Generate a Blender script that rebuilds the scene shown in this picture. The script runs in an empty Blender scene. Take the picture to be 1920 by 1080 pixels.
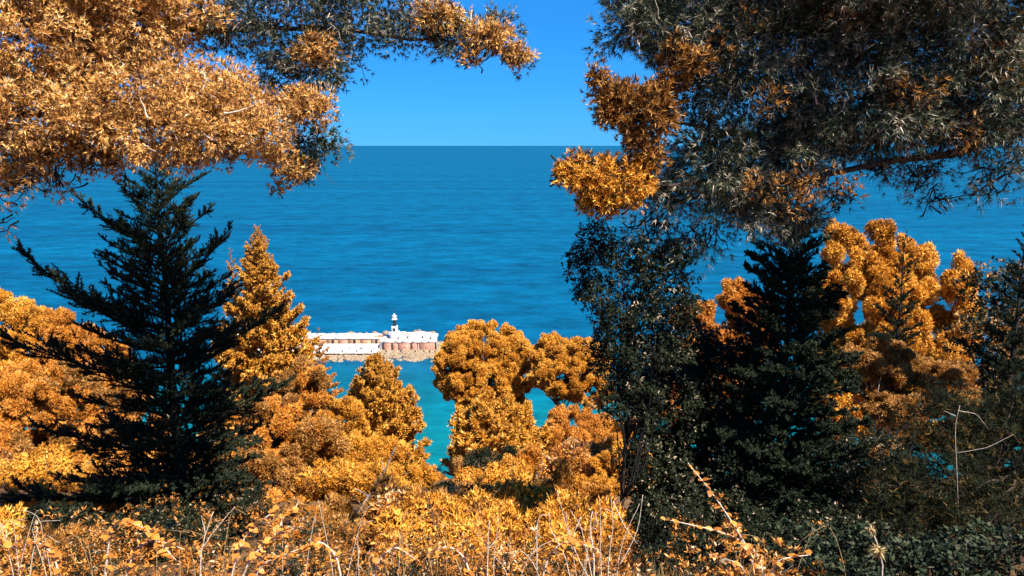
import bpy, math, random
import numpy as np
from mathutils import Vector, Matrix

rng = np.random.default_rng(7)
random.seed(7)
R = math.radians
scene = bpy.context.scene
col = scene.collection

# ---------------------------------------------------------------- camera, sky, sun, exposure
CAM_Z = 80.0
F = 1507.0                      # focal length in pixels of the 1920-wide photograph
PITCH = R(10.1)
cam_d = bpy.data.cameras.new('camera')
cam = bpy.data.objects.new('camera', cam_d)
col.objects.link(cam)
cam.location = (0, 0, CAM_Z)
cam.rotation_euler = (math.pi / 2 - PITCH, 0, 0)
cam_d.sensor_width = 36.0
cam_d.lens = 36.0 * F / 1920.0
cam_d.clip_start = 0.05
cam_d.clip_end = 120000.0
scene.camera = cam

SUN_EL, SUN_AZ = R(52), R(137)   # azimuth clockwise from +Y: the sun stands behind the camera to the right
world = bpy.data.worlds.new('World')
scene.world = world
world.use_nodes = True
wn, wl = world.node_tree.nodes, world.node_tree.links
wn.clear()
sky = wn.new('ShaderNodeTexSky')
sky.sky_type = 'NISHITA'
sky.sun_disc = False
sky.sun_elevation = SUN_EL
sky.sun_rotation = SUN_AZ
sky.altitude = 2500
sky.air_density = 1.0
sky.dust_density = 0.0
sky.ozone_density = 4.0
hs = wn.new('ShaderNodeHueSaturation')
hs.inputs['Saturation'].default_value = 1.4
hs.inputs['Hue'].default_value = 0.468
grade = wn.new('ShaderNodeMix'); grade.data_type = 'RGBA'; grade.blend_type = 'MULTIPLY'
grade.inputs['Factor'].default_value = 1.0
grade.inputs['B'].default_value = (0.105, 0.49, 1.08, 1)      # the photograph's blue grading of the whole sky
gm = wn.new('ShaderNodeGamma'); gm.inputs['Gamma'].default_value = 0.55
bg = wn.new('ShaderNodeBackground')
bg.inputs['Strength'].default_value = 0.145
wo = wn.new('ShaderNodeOutputWorld')
wl.new(sky.outputs[0], gm.inputs['Color'])
wl.new(gm.outputs[0], hs.inputs['Color'])
wl.new(hs.outputs[0], grade.inputs['A'])
wl.new(grade.outputs['Result'], bg.inputs['Color'])
wl.new(bg.outputs[0], wo.inputs['Surface'])

sun_d = bpy.data.lights.new('sun', 'SUN')
sun_d.energy = 5.0
sun_d.angle = R(0.5)
sun_d.color = (1.0, 0.95, 0.86)
sun = bpy.data.objects.new('sun', sun_d)
col.objects.link(sun)
to_sun = Vector((math.sin(SUN_AZ) * math.cos(SUN_EL), math.cos(SUN_AZ) * math.cos(SUN_EL), math.sin(SUN_EL)))
sun.rotation_euler = to_sun.to_track_quat('Z', 'Y').to_euler()
sun.location = (30, -40, 140)

vs = scene.view_settings
vs.view_transform = 'Standard'
vs.look = 'None'
vs.exposure = 1.2
vs.gamma = 1.0
vs.use_curve_mapping = False
scene.cycles.max_bounces = 6
scene.cycles.diffuse_bounces = 2
scene.cycles.glossy_bounces = 2
scene.cycles.transmission_bounces = 3

# ---------------------------------------------------------------- helpers
def ray(px, py):
    u, v = (px - 960.0) / F, (540.0 - py) / F
    c, s = math.cos(PITCH), math.sin(PITCH)
    return np.array([u, c + v * s, -s + v * c])

def at(px, py, Y):                       # the point of a pixel's ray at distance Y along the ground
    d = ray(px, py)
    return np.array([0, 0, CAM_Z]) + d * (Y / d[1])

def hit(px, py, z):                      # where a pixel's ray meets a level z
    d = ray(px, py)
    return np.array([0, 0, CAM_Z]) + d * ((z - CAM_Z) / d[2])

def ground_z(x, y):
    x = np.asarray(x, float); y = np.asarray(y, float)
    yp = np.maximum(y, 0)
    z = CAM_Z - 1.62 - 0.36 * yp - 0.0012 * yp ** 2 + np.where(y < 0, -0.12 * y, 0)
    z = z + 0.12 * np.sin(x * 0.9 + y * 0.31) * np.minimum(1, yp / 6) + 0.5 * np.sin(x * 0.13 - y * 0.17) * np.minimum(1, yp / 30)
    return np.maximum(z, -6.0)

def gz(x, y):
    return float(ground_z(x, y))

def unit(v):
    return v / np.maximum(np.linalg.norm(v, axis=-1, keepdims=True), 1e-9)

def mesh_from(name, V, faces, mats, tint=None, smooth=False):
    """V (n,3); faces: (m,k) array of indices of one size, or a list of such arrays"""
    me = bpy.data.meshes.new(name)
    if isinstance(faces, np.ndarray):
        faces = [faces]
    nl = sum(f.size for f in faces)
    nf = sum(len(f) for f in faces)
    me.vertices.add(len(V))
    me.vertices.foreach_set('co', np.asarray(V, np.float32).ravel())
    me.loops.add(nl)
    me.loops.foreach_set('vertex_index', np.concatenate([f.ravel() for f in faces]).astype(np.int32))
    me.polygons.add(nf)
    tot = np.concatenate([np.full(len(f), f.shape[1]) for f in faces])
    st = np.concatenate([[0], np.cumsum(tot)[:-1]])
    me.polygons.foreach_set('loop_start', st.astype(np.int32))
    me.polygons.foreach_set('loop_total', tot.astype(np.int32))
    if smooth:
        me.polygons.foreach_set('use_smooth', np.ones(nf, bool))
    if tint is not None:
        a = me.attributes.new('tint', 'FLOAT', 'POINT')
        a.data.foreach_set('value', np.asarray(tint, np.float32))
    me.update()
    me.validate()
    for m in (mats if isinstance(mats, (list, tuple)) else [mats]):
        me.materials.append(m)
    return me

def link(name, me, parent=None, loc=None):
    o = bpy.data.objects.new(name, me)
    col.objects.link(o)
    if parent is not None:
        o.parent = parent
    if loc is not None:
        o.location = loc
    return o

def tag(o, label=None, cat=None, group=None, kind=None):
    if label: o['label'] = label
    if cat: o['category'] = cat
    if group: o['group'] = group
    if kind: o['kind'] = kind
    return o

def empty(name, loc, label, cat, group=None):
    e = bpy.data.objects.new(name, None)
    e.empty_display_size = 0.2
    col.objects.link(e)
    e.location = loc
    return tag(e, label, cat, group)

class MB:
    """collects solid pieces into one mesh"""
    def __init__(s): s.V = []; s.Q = []; s.T = []; s.n = 0
    def add(s, V, Q=None, T=None):
        V = np.asarray(V, float)
        if Q is not None and len(Q): s.Q.append(np.asarray(Q) + s.n)
        if T is not None and len(T): s.T.append(np.asarray(T) + s.n)
        s.V.append(V); s.n += len(V); return s
    def tube(s, path, rad, sides=6, cap=True):
        P = np.asarray(path, float); n = len(P)
        r = np.broadcast_to(np.asarray(rad, float), (n,)) if np.ndim(rad) else np.full(n, rad)
        t = unit(np.gradient(P, axis=0))
        ref = np.array([0, 0, 1.0]) if abs(t[0][2]) < .9 else np.array([1.0, 0, 0])
        a = unit(np.cross(t, ref)); b = np.cross(t, a)
        ang = np.arange(sides) / sides * 2 * math.pi
        V = P[:, None] + r[:, None, None] * (np.cos(ang)[None, :, None] * a[:, None] + np.sin(ang)[None, :, None] * b[:, None])
        V = V.reshape(-1, 3)
        i = np.arange(n - 1)[:, None] * sides; j = np.arange(sides)[None]; k = (j + 1) % sides
        Q = np.stack([i + j, i + k, i + sides + k, i + sides + j], -1).reshape(-1, 4)
        T = None
        if cap:
            V = np.vstack([V, P[-1:], P[:1]])
            jj = np.arange(sides)
            T = np.vstack([np.stack([(n - 1) * sides + jj, (n - 1) * sides + (jj + 1) % sides, np.full(sides, n * sides)], -1),
                           np.stack([(jj + 1) % sides, jj, np.full(sides, n * sides + 1)], -1)])
        return s.add(V, Q, T)
    def lathe(s, prof, c, sides=20):
        ang = np.arange(sides) / sides * 2 * math.pi
        V = np.array([[c[0] + r * math.cos(a), c[1] + r * math.sin(a), c[2] + z] for r, z in prof for a in ang])
        n = len(prof)
        i = np.arange(n - 1)[:, None] * sides; j = np.arange(sides)[None]; k = (j + 1) % sides
        Q = np.stack([i + j, i + k, i + sides + k, i + sides + j], -1).reshape(-1, 4)
        return s.add(V, Q)
    def prism(s, poly, z0, z1, bev=0.0):
        P = np.asarray(poly, float); n = len(P)
        rings = [(P, z0), (P, z1 - bev)]
        if bev:
            c = P.mean(0); d = unit(c - P)
            rings.append((P + d * bev, z1))
        V = np.vstack([np.column_stack([p, np.full(n, z)]) for p, z in rings])
        m = len(rings)
        i = np.arange(m - 1)[:, None] * n; j = np.arange(n)[None]; k = (j + 1) % n
        Q = np.stack([i + j, i + k, i + n + k, i + n + j], -1).reshape(-1, 4)
        T = [[(m - 1) * n, (m - 1) * n + a, (m - 1) * n + a + 1] for a in range(1, n - 1)]
        return s.add(V, Q, T)
    def box(s, x0, x1, y0, y1, z0, z1, bev=0.03):
        return s.prism([(x0, y0), (x1, y0), (x1, y1), (x0, y1)], z0, z1, bev)
    def mesh(s, name, mat, smooth=False):
        f = []
        if s.Q: f.append(np.vstack(s.Q))
        if s.T: f.append(np.vstack(s.T))
        return mesh_from(name, np.vstack(s.V), f, mat, smooth=smooth)
    def build(s, name, mat, parent=None, origin=None, smooth=False):
        if origin is not None:
            s.V = [v - np.asarray(origin) for v in s.V]
        return link(name, s.mesh(name, mat, smooth), parent)

# ---------------------------------------------------------------- materials
def new_mat(name):
    m = bpy.data.materials.new(name); m.use_nodes = True
    nt = m.node_tree; nt.nodes.clear()
    return m, nt.nodes, nt.links, nt.nodes.new('ShaderNodeOutputMaterial')

def foliage_mat(name, stops, transl=0.3, rough=0.55, spec=0.25):
    """leaf colour by a per-leaf random number"""
    m, n, l, out = new_mat(name)
    at_ = n.new('ShaderNodeAttribute'); at_.attribute_name = 'tint'
    rp = n.new('ShaderNodeValToRGB')
    el = rp.color_ramp.elements
    while len(el) < len(stops): el.new(0.5)
    for e, (p, c) in zip(el, stops):
        e.position = p; e.color = (*c, 1)
    l.new(at_.outputs['Fac'], rp.inputs[0])
    p = n.new('ShaderNodeBsdfPrincipled')
    p.inputs['Roughness'].default_value = rough
    p.inputs['Specular IOR Level'].default_value = spec
    l.new(rp.outputs[0], p.inputs['Base Color'])
    t = n.new('ShaderNodeBsdfTranslucent')
    l.new(rp.outputs[0], t.inputs['Color'])
    mx = n.new('ShaderNodeMixShader'); mx.inputs[0].default_value = transl
    l.new(p.outputs[0], mx.inputs[1]); l.new(t.outputs[0], mx.inputs[2])
    l.new(mx.outputs[0], out.inputs['Surface'])
    return m

def rough_mat(name, c1, c2, scale=8.0, rough=0.9, bump=0.3, stretch=(1, 1, 1), detail=6.0, c3=None):
    m, n, l, out = new_mat(name)
    tc = n.new('ShaderNodeTexCoord'); mp = n.new('ShaderNodeMapping')
    mp.inputs['Scale'].default_value = stretch
    l.new(tc.outputs['Object'], mp.inputs[0])
    nz = n.new('ShaderNodeTexNoise'); nz.inputs['Scale'].default_value = scale; nz.inputs['Detail'].default_value = detail
    nz.inputs['Roughness'].default_value = 0.65
    l.new(mp.outputs[0], nz.inputs['Vector'])
    rp = n.new('ShaderNodeValToRGB')
    rp.color_ramp.elements[0].position = 0.32; rp.color_ramp.elements[0].color = (*c1, 1)
    rp.color_ramp.elements[1].position = 0.68; rp.color_ramp.elements[1].color = (*c2, 1)
    if c3:
        e = rp.color_ramp.elements.new(0.5); e.color = (*c3, 1)
    l.new(nz.outputs['Fac'], rp.inputs[0])
    p = n.new('ShaderNodeBsdfPrincipled')
    p.inputs['Roughness'].default_value = rough
    p.inputs['Specular IOR Level'].default_value = 0.25
    l.new(rp.outputs[0], p.inputs['Base Color'])
    b = n.new('ShaderNodeBump'); b.inputs['Strength'].default_value = bump; b.inputs['Distance'].default_value = 0.1
    l.new(nz.outputs['Fac'], b.inputs['Height']); l.new(b.outputs[0], p.inputs['Normal'])
    l.new(p.outputs[0], out.inputs['Surface'])
    return m

def water_mat():
    m, n, l, out = new_mat('sea_water')
    geo = n.new('ShaderNodeNewGeometry')
    sep = n.new('ShaderNodeSeparateXYZ'); l.new(geo.outputs['Position'], sep.inputs[0])
    # the shallow harbour basin is turquoise, the open sea deep blue
    wob = n.new('ShaderNodeTexNoise'); wob.inputs['Scale'].default_value = 0.03; wob.inputs['Detail'].default_value = 3
    l.new(geo.outputs['Position'], wob.inputs['Vector'])
    ma = n.new('ShaderNodeMath'); ma.operation = 'MULTIPLY_ADD'; ma.inputs[1].default_value = 26.0
    l.new(wob.outputs['Fac'], ma.inputs[0]); l.new(sep.outputs['Y'], ma.inputs[2])
    mr = n.new('ShaderNodeMapRange'); mr.interpolation_type = 'SMOOTHSTEP'
    mr.inputs['From Min'].default_value = 215.0; mr.inputs['From Max'].default_value = 330.0
    l.new(ma.outputs[0], mr.inputs['Value'])
    # long wind lanes on the open sea
    mp = n.new('ShaderNodeMapping'); mp.inputs['Scale'].default_value = (0.0012, 0.011, 1)
    l.new(geo.outputs['Position'], mp.inputs[0])
    ln = n.new('ShaderNodeTexNoise'); ln.inputs['Scale'].default_value = 1.0; ln.inputs['Detail'].default_value = 7; ln.inputs['Roughness'].default_value = 0.62
    l.new(mp.outputs[0], ln.inputs['Vector'])
    lr = n.new('ShaderNodeValToRGB')
    lr.color_ramp.elements[0].position = 0.3; lr.color_ramp.elements[0].color = (0.0002, 0.058, 0.126, 1)
    lr.color_ramp.elements[1].position = 0.75; lr.color_ramp.elements[1].color = (0.0002, 0.090, 0.180, 1)
    l.new(ln.outputs['Fac'], lr.inputs[0])
    # fine ripples, their light and dark painted into the water colour
    mp2 = n.new('ShaderNodeMapping'); mp2.inputs['Scale'].default_value = (0.034, 0.055, 1)
    mp2.inputs['Rotation'].default_value = (0, 0, R(4))
    l.new(geo.outputs['Position'], mp2.inputs[0])
    rn = n.new('ShaderNodeTexNoise'); rn.inputs['Scale'].default_value = 1.0; rn.inputs['Detail'].default_value = 9; rn.inputs['Roughness'].default_value = 0.84
    l.new(mp2.outputs[0], rn.inputs['Vector'])
    mx = n.new('ShaderNodeMix'); mx.data_type = 'RGBA'
    mx.inputs['A'].default_value = (0.0005, 0.125, 0.150, 1)
    l.new(mr.outputs[0], mx.inputs['Factor']); l.new(lr.outputs[0], mx.inputs['B'])
    hv = n.new('ShaderNodeHueSaturation')
    rv = n.new('ShaderNodeMapRange'); rv.inputs['From Min'].default_value = 0.3; rv.inputs['From Max'].default_value = 0.7
    rv.inputs['To Min'].default_value = 0.36; rv.inputs['To Max'].default_value = 1.72
    l.new(rn.outputs['Fac'], rv.inputs['Value']); l.new(rv.outputs[0], hv.inputs['Value'])
    l.new(mx.outputs['Result'], hv.inputs['Color'])
    p = n.new('ShaderNodeBsdfDiffuse')
    l.new(hv.outputs[0], p.inputs['Color'])
    gl = n.new('ShaderNodeBsdfGlossy'); gl.inputs['Roughness'].default_value = 0.3
    fr = n.new('ShaderNodeMixShader'); fr.inputs[0].default_value = 0.07
    b = n.new('ShaderNodeBump'); b.inputs['Strength'].default_value = 0.6; b.inputs['Distance'].default_value = 1.2
    l.new(rn.outputs['Fac'], b.inputs['Height']); l.new(b.outputs[0], p.inputs['Normal']); l.new(b.outputs[0], gl.inputs['Normal'])
    l.new(p.outputs[0], fr.inputs[1]); l.new(gl.outputs[0], fr.inputs[2])
    l.new(fr.outputs[0], out.inputs['Surface'])
    return m

AMB = foliage_mat('amber_needles', [(0.0, (0.022, 0.020, 0.008)), (0.14, (0.12, 0.055, 0.010)), (0.36, (0.48, 0.165, 0.018)), (0.65, (0.74, 0.275, 0.03)), (1.0, (0.87, 0.46, 0.11))], 0.12)
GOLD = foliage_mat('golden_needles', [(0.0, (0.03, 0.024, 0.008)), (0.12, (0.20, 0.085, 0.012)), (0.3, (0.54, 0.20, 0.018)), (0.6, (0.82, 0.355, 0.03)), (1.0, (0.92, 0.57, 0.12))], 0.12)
TAN = foliage_mat('tan_amber_needles', [(0.0, (0.03, 0.026, 0.014)), (0.14, (0.16, 0.075, 0.025)), (0.35, (0.54, 0.25, 0.07)), (0.7, (0.82, 0.42, 0.10)), (0.94, (0.90, 0.60, 0.21)), (1.0, (0.78, 0.60, 0.36))], 0.12)
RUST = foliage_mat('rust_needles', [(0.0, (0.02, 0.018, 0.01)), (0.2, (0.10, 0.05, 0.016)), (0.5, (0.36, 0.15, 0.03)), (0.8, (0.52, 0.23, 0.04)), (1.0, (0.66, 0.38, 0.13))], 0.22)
DARK = foliage_mat('blackish_green_needles', [(0.0, (0.006, 0.010, 0.006)), (0.5, (0.024, 0.036, 0.020)), (0.92, (0.075, 0.085, 0.045)), (1.0, (0.08, 0.07, 0.05))], 0.05, 0.6, 0.06)  # shade of the dark firs is put into this near-black base colour
PINE = foliage_mat('grey_green_needles', [(0.0, (0.008, 0.014, 0.012)), (0.4, (0.030, 0.052, 0.028)), (0.65, (0.090, 0.112, 0.058)), (0.82, (0.28, 0.23, 0.14)), (1.0, (0.66, 0.54, 0.40))], 0.15, 0.4, 0.4)  # dark stops carry the crown's shade, pale stops its needle highlights
OLIVE = foliage_mat('olive_needles', [(0.0, (0.004, 0.006, 0.003)), (0.6, (0.015, 0.020, 0.008)), (0.92, (0.05, 0.045, 0.016)), (1.0, (0.20, 0.11, 0.03))], 0.1, 0.6, 0.1)
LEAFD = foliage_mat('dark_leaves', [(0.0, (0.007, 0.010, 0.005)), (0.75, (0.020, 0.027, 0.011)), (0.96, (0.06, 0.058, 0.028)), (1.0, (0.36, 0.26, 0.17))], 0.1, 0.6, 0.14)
LEAFA = foliage_mat('amber_leaves', [(0.0, (0.02, 0.018, 0.008)), (0.15, (0.12, 0.055, 0.014)), (0.35, (0.44, 0.155, 0.024)), (0.7, (0.70, 0.27, 0.04)), (0.93, (0.80, 0.42, 0.10)), (1.0, (0.72, 0.55, 0.34))], 0.28, 0.45, 0.35)
STRAW = foliage_mat('dry_grass', [(0.0, (0.10, 0.06, 0.02)), (0.5, (0.40, 0.26, 0.09)), (1.0, (0.66, 0.50, 0.26))], 0.2)
BARK = rough_mat('pine_bark', (0.03, 0.022, 0.018), (0.16, 0.11, 0.085), 14, 0.95, 0.8, (1, 1, 0.25))
BARKD = rough_mat('dark_bark', (0.008, 0.007, 0.006), (0.035, 0.03, 0.027), 18, 0.95, 0.6, (1, 1, 0.3))
TWIG = rough_mat('bleached_twig', (0.40, 0.30, 0.22), (0.74, 0.62, 0.50), 30, 0.8, 0.3)
STRAWB = rough_mat('straw_stem', (0.20, 0.12, 0.05), (0.50, 0.36, 0.18), 30, 0.85, 0.3)
EARTH = rough_mat('slope_earth', (0.05, 0.026, 0.012), (0.26, 0.13, 0.045), 0.9, 0.95, 0.6, (1, 1, 1), 9, (0.14, 0.066, 0.024))
PLASTER = rough_mat('white_quay', (0.30, 0.24, 0.20), (0.62, 0.58, 0.56), 0.55, 0.85, 0.15)
PINK = rough_mat('pink_stone', (0.26, 0.10, 0.065), (0.56, 0.30, 0.22), 1.1, 0.9, 0.3)
SAND = rough_mat('tan_stone', (0.28, 0.15, 0.085), (0.50, 0.31, 0.20), 0.8, 0.9, 0.3)
ROCK = rough_mat('pale_rock', (0.13, 0.085, 0.05), (0.42, 0.31, 0.20), 1.2, 0.95, 0.7)
GAP = rough_mat('dark_opening_shade', (0.012, 0.011, 0.012), (0.03, 0.026, 0.026), 3, 0.9, 0.2)  # near-black stands for the unlit depth of openings and under the quay
IRON = rough_mat('black_iron', (0.010, 0.012, 0.014), (0.03, 0.032, 0.036), 6, 0.5, 0.1)
WHITE = rough_mat('white_paint', (0.45, 0.42, 0.40), (0.78, 0.76, 0.74), 0.8, 0.6, 0.05)
WATER = water_mat()

# ---------------------------------------------------------------- the setting: sea and slope
xs = np.array([-60000, -12000, -3000, -800, -250, 0, 250, 800, 3000, 12000, 60000.])
ys = np.array([100, 150, 220, 300, 400, 600, 1000, 2000, 5000, 12000, 30000, 70000.])
gx, gy = np.meshgrid(xs, ys)
V = np.column_stack([gx.ravel(), gy.ravel(), np.zeros(gx.size)])
nx, ny = len(xs), len(ys)
ii = (np.arange(ny - 1)[:, None] * nx + np.arange(nx - 1)[None]).ravel()
tag(link('sea', mesh_from('sea', V, np.stack([ii, ii + 1, ii + nx + 1, ii + nx], -1), WATER)), kind='structure')

xs = np.concatenate([np.linspace(-400, -40, 25)[:-1], np.linspace(-40, 40, 81), np.linspace(40, 400, 25)[1:]])
ys = np.concatenate([np.linspace(-60, -8, 12)[:-1], np.linspace(-8, 40, 97), np.linspace(40, 190, 60)[1:]])
gx, gy = np.meshgrid(xs, ys)
V = np.column_stack([gx.ravel(), gy.ravel(), ground_z(gx.ravel(), gy.ravel()) + rng.normal(0, .03, gx.size)])
nx, ny = len(xs), len(ys)
ii = (np.arange(ny - 1)[:, None] * nx + np.arange(nx - 1)[None]).ravel()
tag(link('hillside', mesh_from('hillside', V, np.stack([ii, ii + 1, ii + nx + 1, ii + nx], -1), EARTH, smooth=True)), kind='structure')

# ---------------------------------------------------------------- the mole and its light
X = lambda px, Y: float(at(px, 600, Y)[0])
Zq = 1.6
Yq0 = float(hit(640, 661, Zq)[1])            # near edge of the quay apron
Yq1 = float(hit(640, 644, Zq)[1])            # foot of the upper wall
def z_at(py, Y): return float(at(640, py, Y)[2])
Zw = z_at(635, Yq1)                          # top of the upper wall
Yw = float(hit(640, 627.5, Zw)[1])           # seaward edge
XL, XB0, XB1 = X(405, Yq1), X(717, Yq1), X(819, Yq1)
mo = np.array([X(640, Yq1), Yq1, 0.0])
mole = empty('harbour_mole', tuple(mo), 'long white harbour mole with pink stone walls standing in the sea', 'mole')
def mpart(mb, name, mat, **k): return mb.build(name, mat, mole, mo, **k)
mpart(MB().prism([(XL, Yq0), (XB0 - 3, Yq0 + .4), (XB0 - .5, Yq0 + 2), (XB0 + 1, Yq1 - 2), (XB0 + 1, Yq1 + 4), (XL, Yq1 + 4)], Zq - .55, Zq, .12), 'quay', PLASTER)
mpart(MB().prism([(XL, Yq0 + 1.3), (XB0 - 4, Yq0 + 1.7), (XB0 - 1, Yq0 + 3), (XB0 + .8, Yq1 - 2), (XB0 + .8, Yq1 + 3.6), (XL, Yq1 + 3.6)], -3, Zq - .6), 'quay_base', GAP)  # dark colour paints the shadow line under the quay edge
mpart(MB().box(XL, XB0 + 1, Yq1 + .35, Yw, Zq - 1, Zw, .1), 'walkway', PLASTER)
# upper wall: tan facing panels with narrow gaps
x = XL; k = 0
while x < XB0 - 2:
    w = random.uniform(3.6, 5.4)
    mpart(MB().box(x, min(x + w - .22, XB0 - .3), Yq1 - random.uniform(0, .12), Yq1 + .6, Zq - .05, Zw - random.uniform(.12, .22), .05), 'wall_panel', SAND if random.random() < .7 else PINK)
    if k % 2 == 0:
        mpart(MB().box(x + w * .4, x + w * .4 + .9, Yq1 - .16, Yq1 + .3, Zq - .02, Zw - .35, .02), 'door', GAP)
    x += w; k += 1
# coping along the walkway and the sea wall behind it, in cast lengths
x = XL
while x < XB0 - 3:
    w = random.uniform(5, 8)
    mpart(MB().box(x, x + w - .12, Yq1 - .3, Yq1 + .5, Zw - .1, Zw + .16, .04), 'coping', PLASTER)
    mpart(MB().box(x, x + w - .1, Yw - 1.1, Yw + random.uniform(0, .3), Zw - 2, Zw + random.uniform(.35, .75), .08), 'sea_wall_block', WHITE)
    x += w
# bastion at the head
Yb0 = float(hit(760, 657, .9)[1])
Zb = z_at(640.5, Yb0)
Zf = .5
Yb1 = float(hit(760, 625, Zb)[1])
poly = [(XB0, Yb0)] + [(XB1 - 3 + 3 * math.sin(a), Yb0 + 3 - 3 * math.cos(a)) for a in np.linspace(0, math.pi / 2, 6)] + \
       [(XB1 - 5 + 5 * math.cos(a), Yb1 - 5 + 5 * math.sin(a)) for a in np.linspace(0, math.pi / 2, 7)] + [(XB0, Yb1)]
mpart(MB().prism(poly, -3, Zb, .15), 'bastion', PLASTER)
edges = [717.5, 733.2, 734.3, 744, 744.6, 769.2, 770.4, 781, 781.5, 784.6, 785.2, 815.4]
for a, b in zip(edges[::2], edges[1::2]):
    mpart(MB().box(X(a, Yb0) + .15, X(b, Yb0) - .1, Yb0 - .28, Yb0 + .3, Zf, Zb - .45, .06), 'wall_panel', PINK)
for a in (717, 733.7, 769.7, 816):
    mpart(MB().box(X(a, Yb0) - .22, X(a, Yb0) + .3, Yb0 - .34, Yb0 + .3, Zf + .02, Zb - .25, .03), 'recess_shade', GAP)  # near-black strips on the wall face paint the shade of recesses
for i, (p_, q_) in enumerate(((718, 739), (739, 752), (752, 771), (771, 789), (789, 801), (801, 816))):
    a = X(p_, Yb0); b = X(q_, Yb0) - .06
    mpart(MB().box(a, b, Yb0 - .45, Yb0 + .45, Zb - .3, Zb + .2 + random.uniform(0, .06), .03), 'coping', PLASTER)
    mpart(MB().box(a, b, Yb1 - 1.0 - (2.0 if i == 5 else 0), Yb1 + .1 - (2 if i == 5 else 0), Zb - .5, Zb + random.uniform(.3, .8), .08), 'sea_wall_block', WHITE)
# stair from the walkway to the bastion
for i in range(7):
    mpart(MB().box(XB0 - .6 - (6 - i) * .55, XB0 - .6 - (6 - i) * .55 + .56, Yq1 + 2, Yq1 + 4.6, Zw - .2, Zw + .05 + (Zb - Zw) * (i + 1) / 8, .01), 'stair_step', SAND)
mpart(MB().tube([(XB0 - 4.4, Yq1 + 1.8, Zw + .9), (XB0 - .4, Yq1 + 1.8, Zb + .9)], .07, 6), 'handrail', IRON)
for px_, pz in ((745, Zb), (762, Zb), (790, Zb), (806, Zb)):
    mpart(MB().lathe([(.0, 0), (.3, 0), (.22, .5), (.34, .6), (.3, .72), (0, .75)], (X(px_, Yb0 + 3), Yb0 + 3 + random.uniform(0, 5), pz), 10), 'bollard', IRON)
for i in range(16):
    mpart(MB().lathe([(.0, 0), (.26, 0), (.2, .4), (.3, .5), (.26, .62), (0, .64)], (XL + 8 + i * 5.6, Yq0 + .9, Zq), 10), 'bollard', IRON)
# low sheds and crates of masonry on the apron
for px_, w, d, h in ((655, 2.2, 2, 1.1), (676, 3.4, 1.8, 1.4), (700, 1.4, 1.4, .9), (570, 3, 2.4, 1.6)):
    x0 = X(px_, Yq0 + 6)
    mpart(MB().box(x0, x0 + w, Yq0 + 5, Yq0 + 5 + d, Zq - .02, Zq + h, .06), 'stone_block', WHITE if random.random() < .6 else SAND)

def rock_mesh(seed):
    r = np.random.default_rng(seed)
    n1, n2 = 5, 8
    prof = []
    V = [[0, 0, -1]]
    for i in range(1, n1):
        th = math.pi * i / n1
        for j in range(n2):
            V.append([math.sin(th) * math.cos(2 * math.pi * j / n2), math.sin(th) * math.sin(2 * math.pi * j / n2), -math.cos(th)])
    V.append([0, 0, 1])
    V = np.array(V) * (1 + r.normal(0, .16, (len(V), 1))) * np.array([1, .8, .62])
    Q, T = [], []
    for j in range(n2):
        T.append([0, 1 + (j + 1) % n2, 1 + j])
        e = 1 + (n1 - 2) * n2
        T.append([e + j, e + (j + 1) % n2, len(V) - 1])
        for i in range(n1 - 2):
            a = 1 + i * n2
            Q.append([a + j, a + (j + 1) % n2, a + n2 + (j + 1) % n2, a + n2 + j])
    return mesh_from('rock', V, [np.array(Q), np.array(T)], ROCK)
rocks = [rock_mesh(s) for s in range(6)]
# low shelf of rubble along the foot of the mole
xs_ = np.linspace(X(430, Yq0), XB1 + 7, 150); vs_ = np.linspace(0, 1, 9)
gx, gv = np.meshgrid(xs_, vs_)
wd = 7.5 + 1.6 * np.sin(gx * .31) + 1.1 * np.sin(gx * .83 + 1)
yb = np.where(gx > XB0, Yb0 + 1.0, Yq0 + 2.0)
yf = Yq0 - wd + np.where(gx > XB1 - 4, (gx - XB1 + 4) * .9, 0)
gy = yb * (1 - gv) + yf * gv
gh = (1.15 * (1 - gv) ** .8 - .45 * gv) * (np.where(gx > XB0, 1.25, .6)) + rng.normal(0, .16, gx.shape)
V = np.column_stack([gx.ravel(), gy.ravel(), gh.ravel()]) - mo
ii = (np.arange(8)[:, None] * 150 + np.arange(149)[None]).ravel()
link('rubble_shelf', mesh_from('rubble_shelf', V, np.stack([ii, ii + 150, ii + 151, ii + 1], -1), ROCK), mole)
for i in range(295):
    t = random.random()
    o = link('rock', rocks[i % 6], mole)
    zz = 0
    if i < 200:
        x0 = X(470, Yq0) + t * (XB1 + 4 - X(470, Yq0)); v_ = random.random()
        y0 = Yq0 + (1 if x0 < XB0 else 6) * (1 - v_) - 7.5 * v_; s = random.uniform(.4, 1.15)
        zz = (.55 if x0 < XB0 else 1.1) * (1 - v_) - .05
        if x0 < XB0 and v_ < .15: zz -= .35
    elif i < 225:
        x0 = XB1 + random.uniform(-.2, 6); y0 = Yb0 + random.uniform(-2, 20); s = random.uniform(.7, 1.7); zz = random.uniform(0, .5)
    else:                                           # breakwater boulders heaped on the seaward side
        x0 = XL + t * (XB1 - 2 - XL); y0 = (Yw if x0 < XB0 else Yb1) + random.uniform(.9, 2.4); s = random.uniform(.8, 1.7); zz = (Zw if x0 < XB0 else Zb) - random.uniform(.1, .8)
    o.location = Vector((x0, y0, zz + random.uniform(-.1, .15))) - Vector(mo)
    o.rotation_euler = (random.uniform(-.4, .4), random.uniform(-.4, .4), random.uniform(0, 6.3)); o.scale = (s * 1.3, s, s)
bb = MB()
bb.prism([(XL, Yw - .2), (XB0, Yw - .2), (XB0, Yb1 - .3), (XB1 - 4, Yb1 - .3), (XB1 - 4, Yb1 + 2.6), (XB0 - 2, Yb1 + 2.6), (XB0 - 3, Yw + 2.6), (XL, Yw + 2.6)], -3, Zw - .9)
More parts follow.
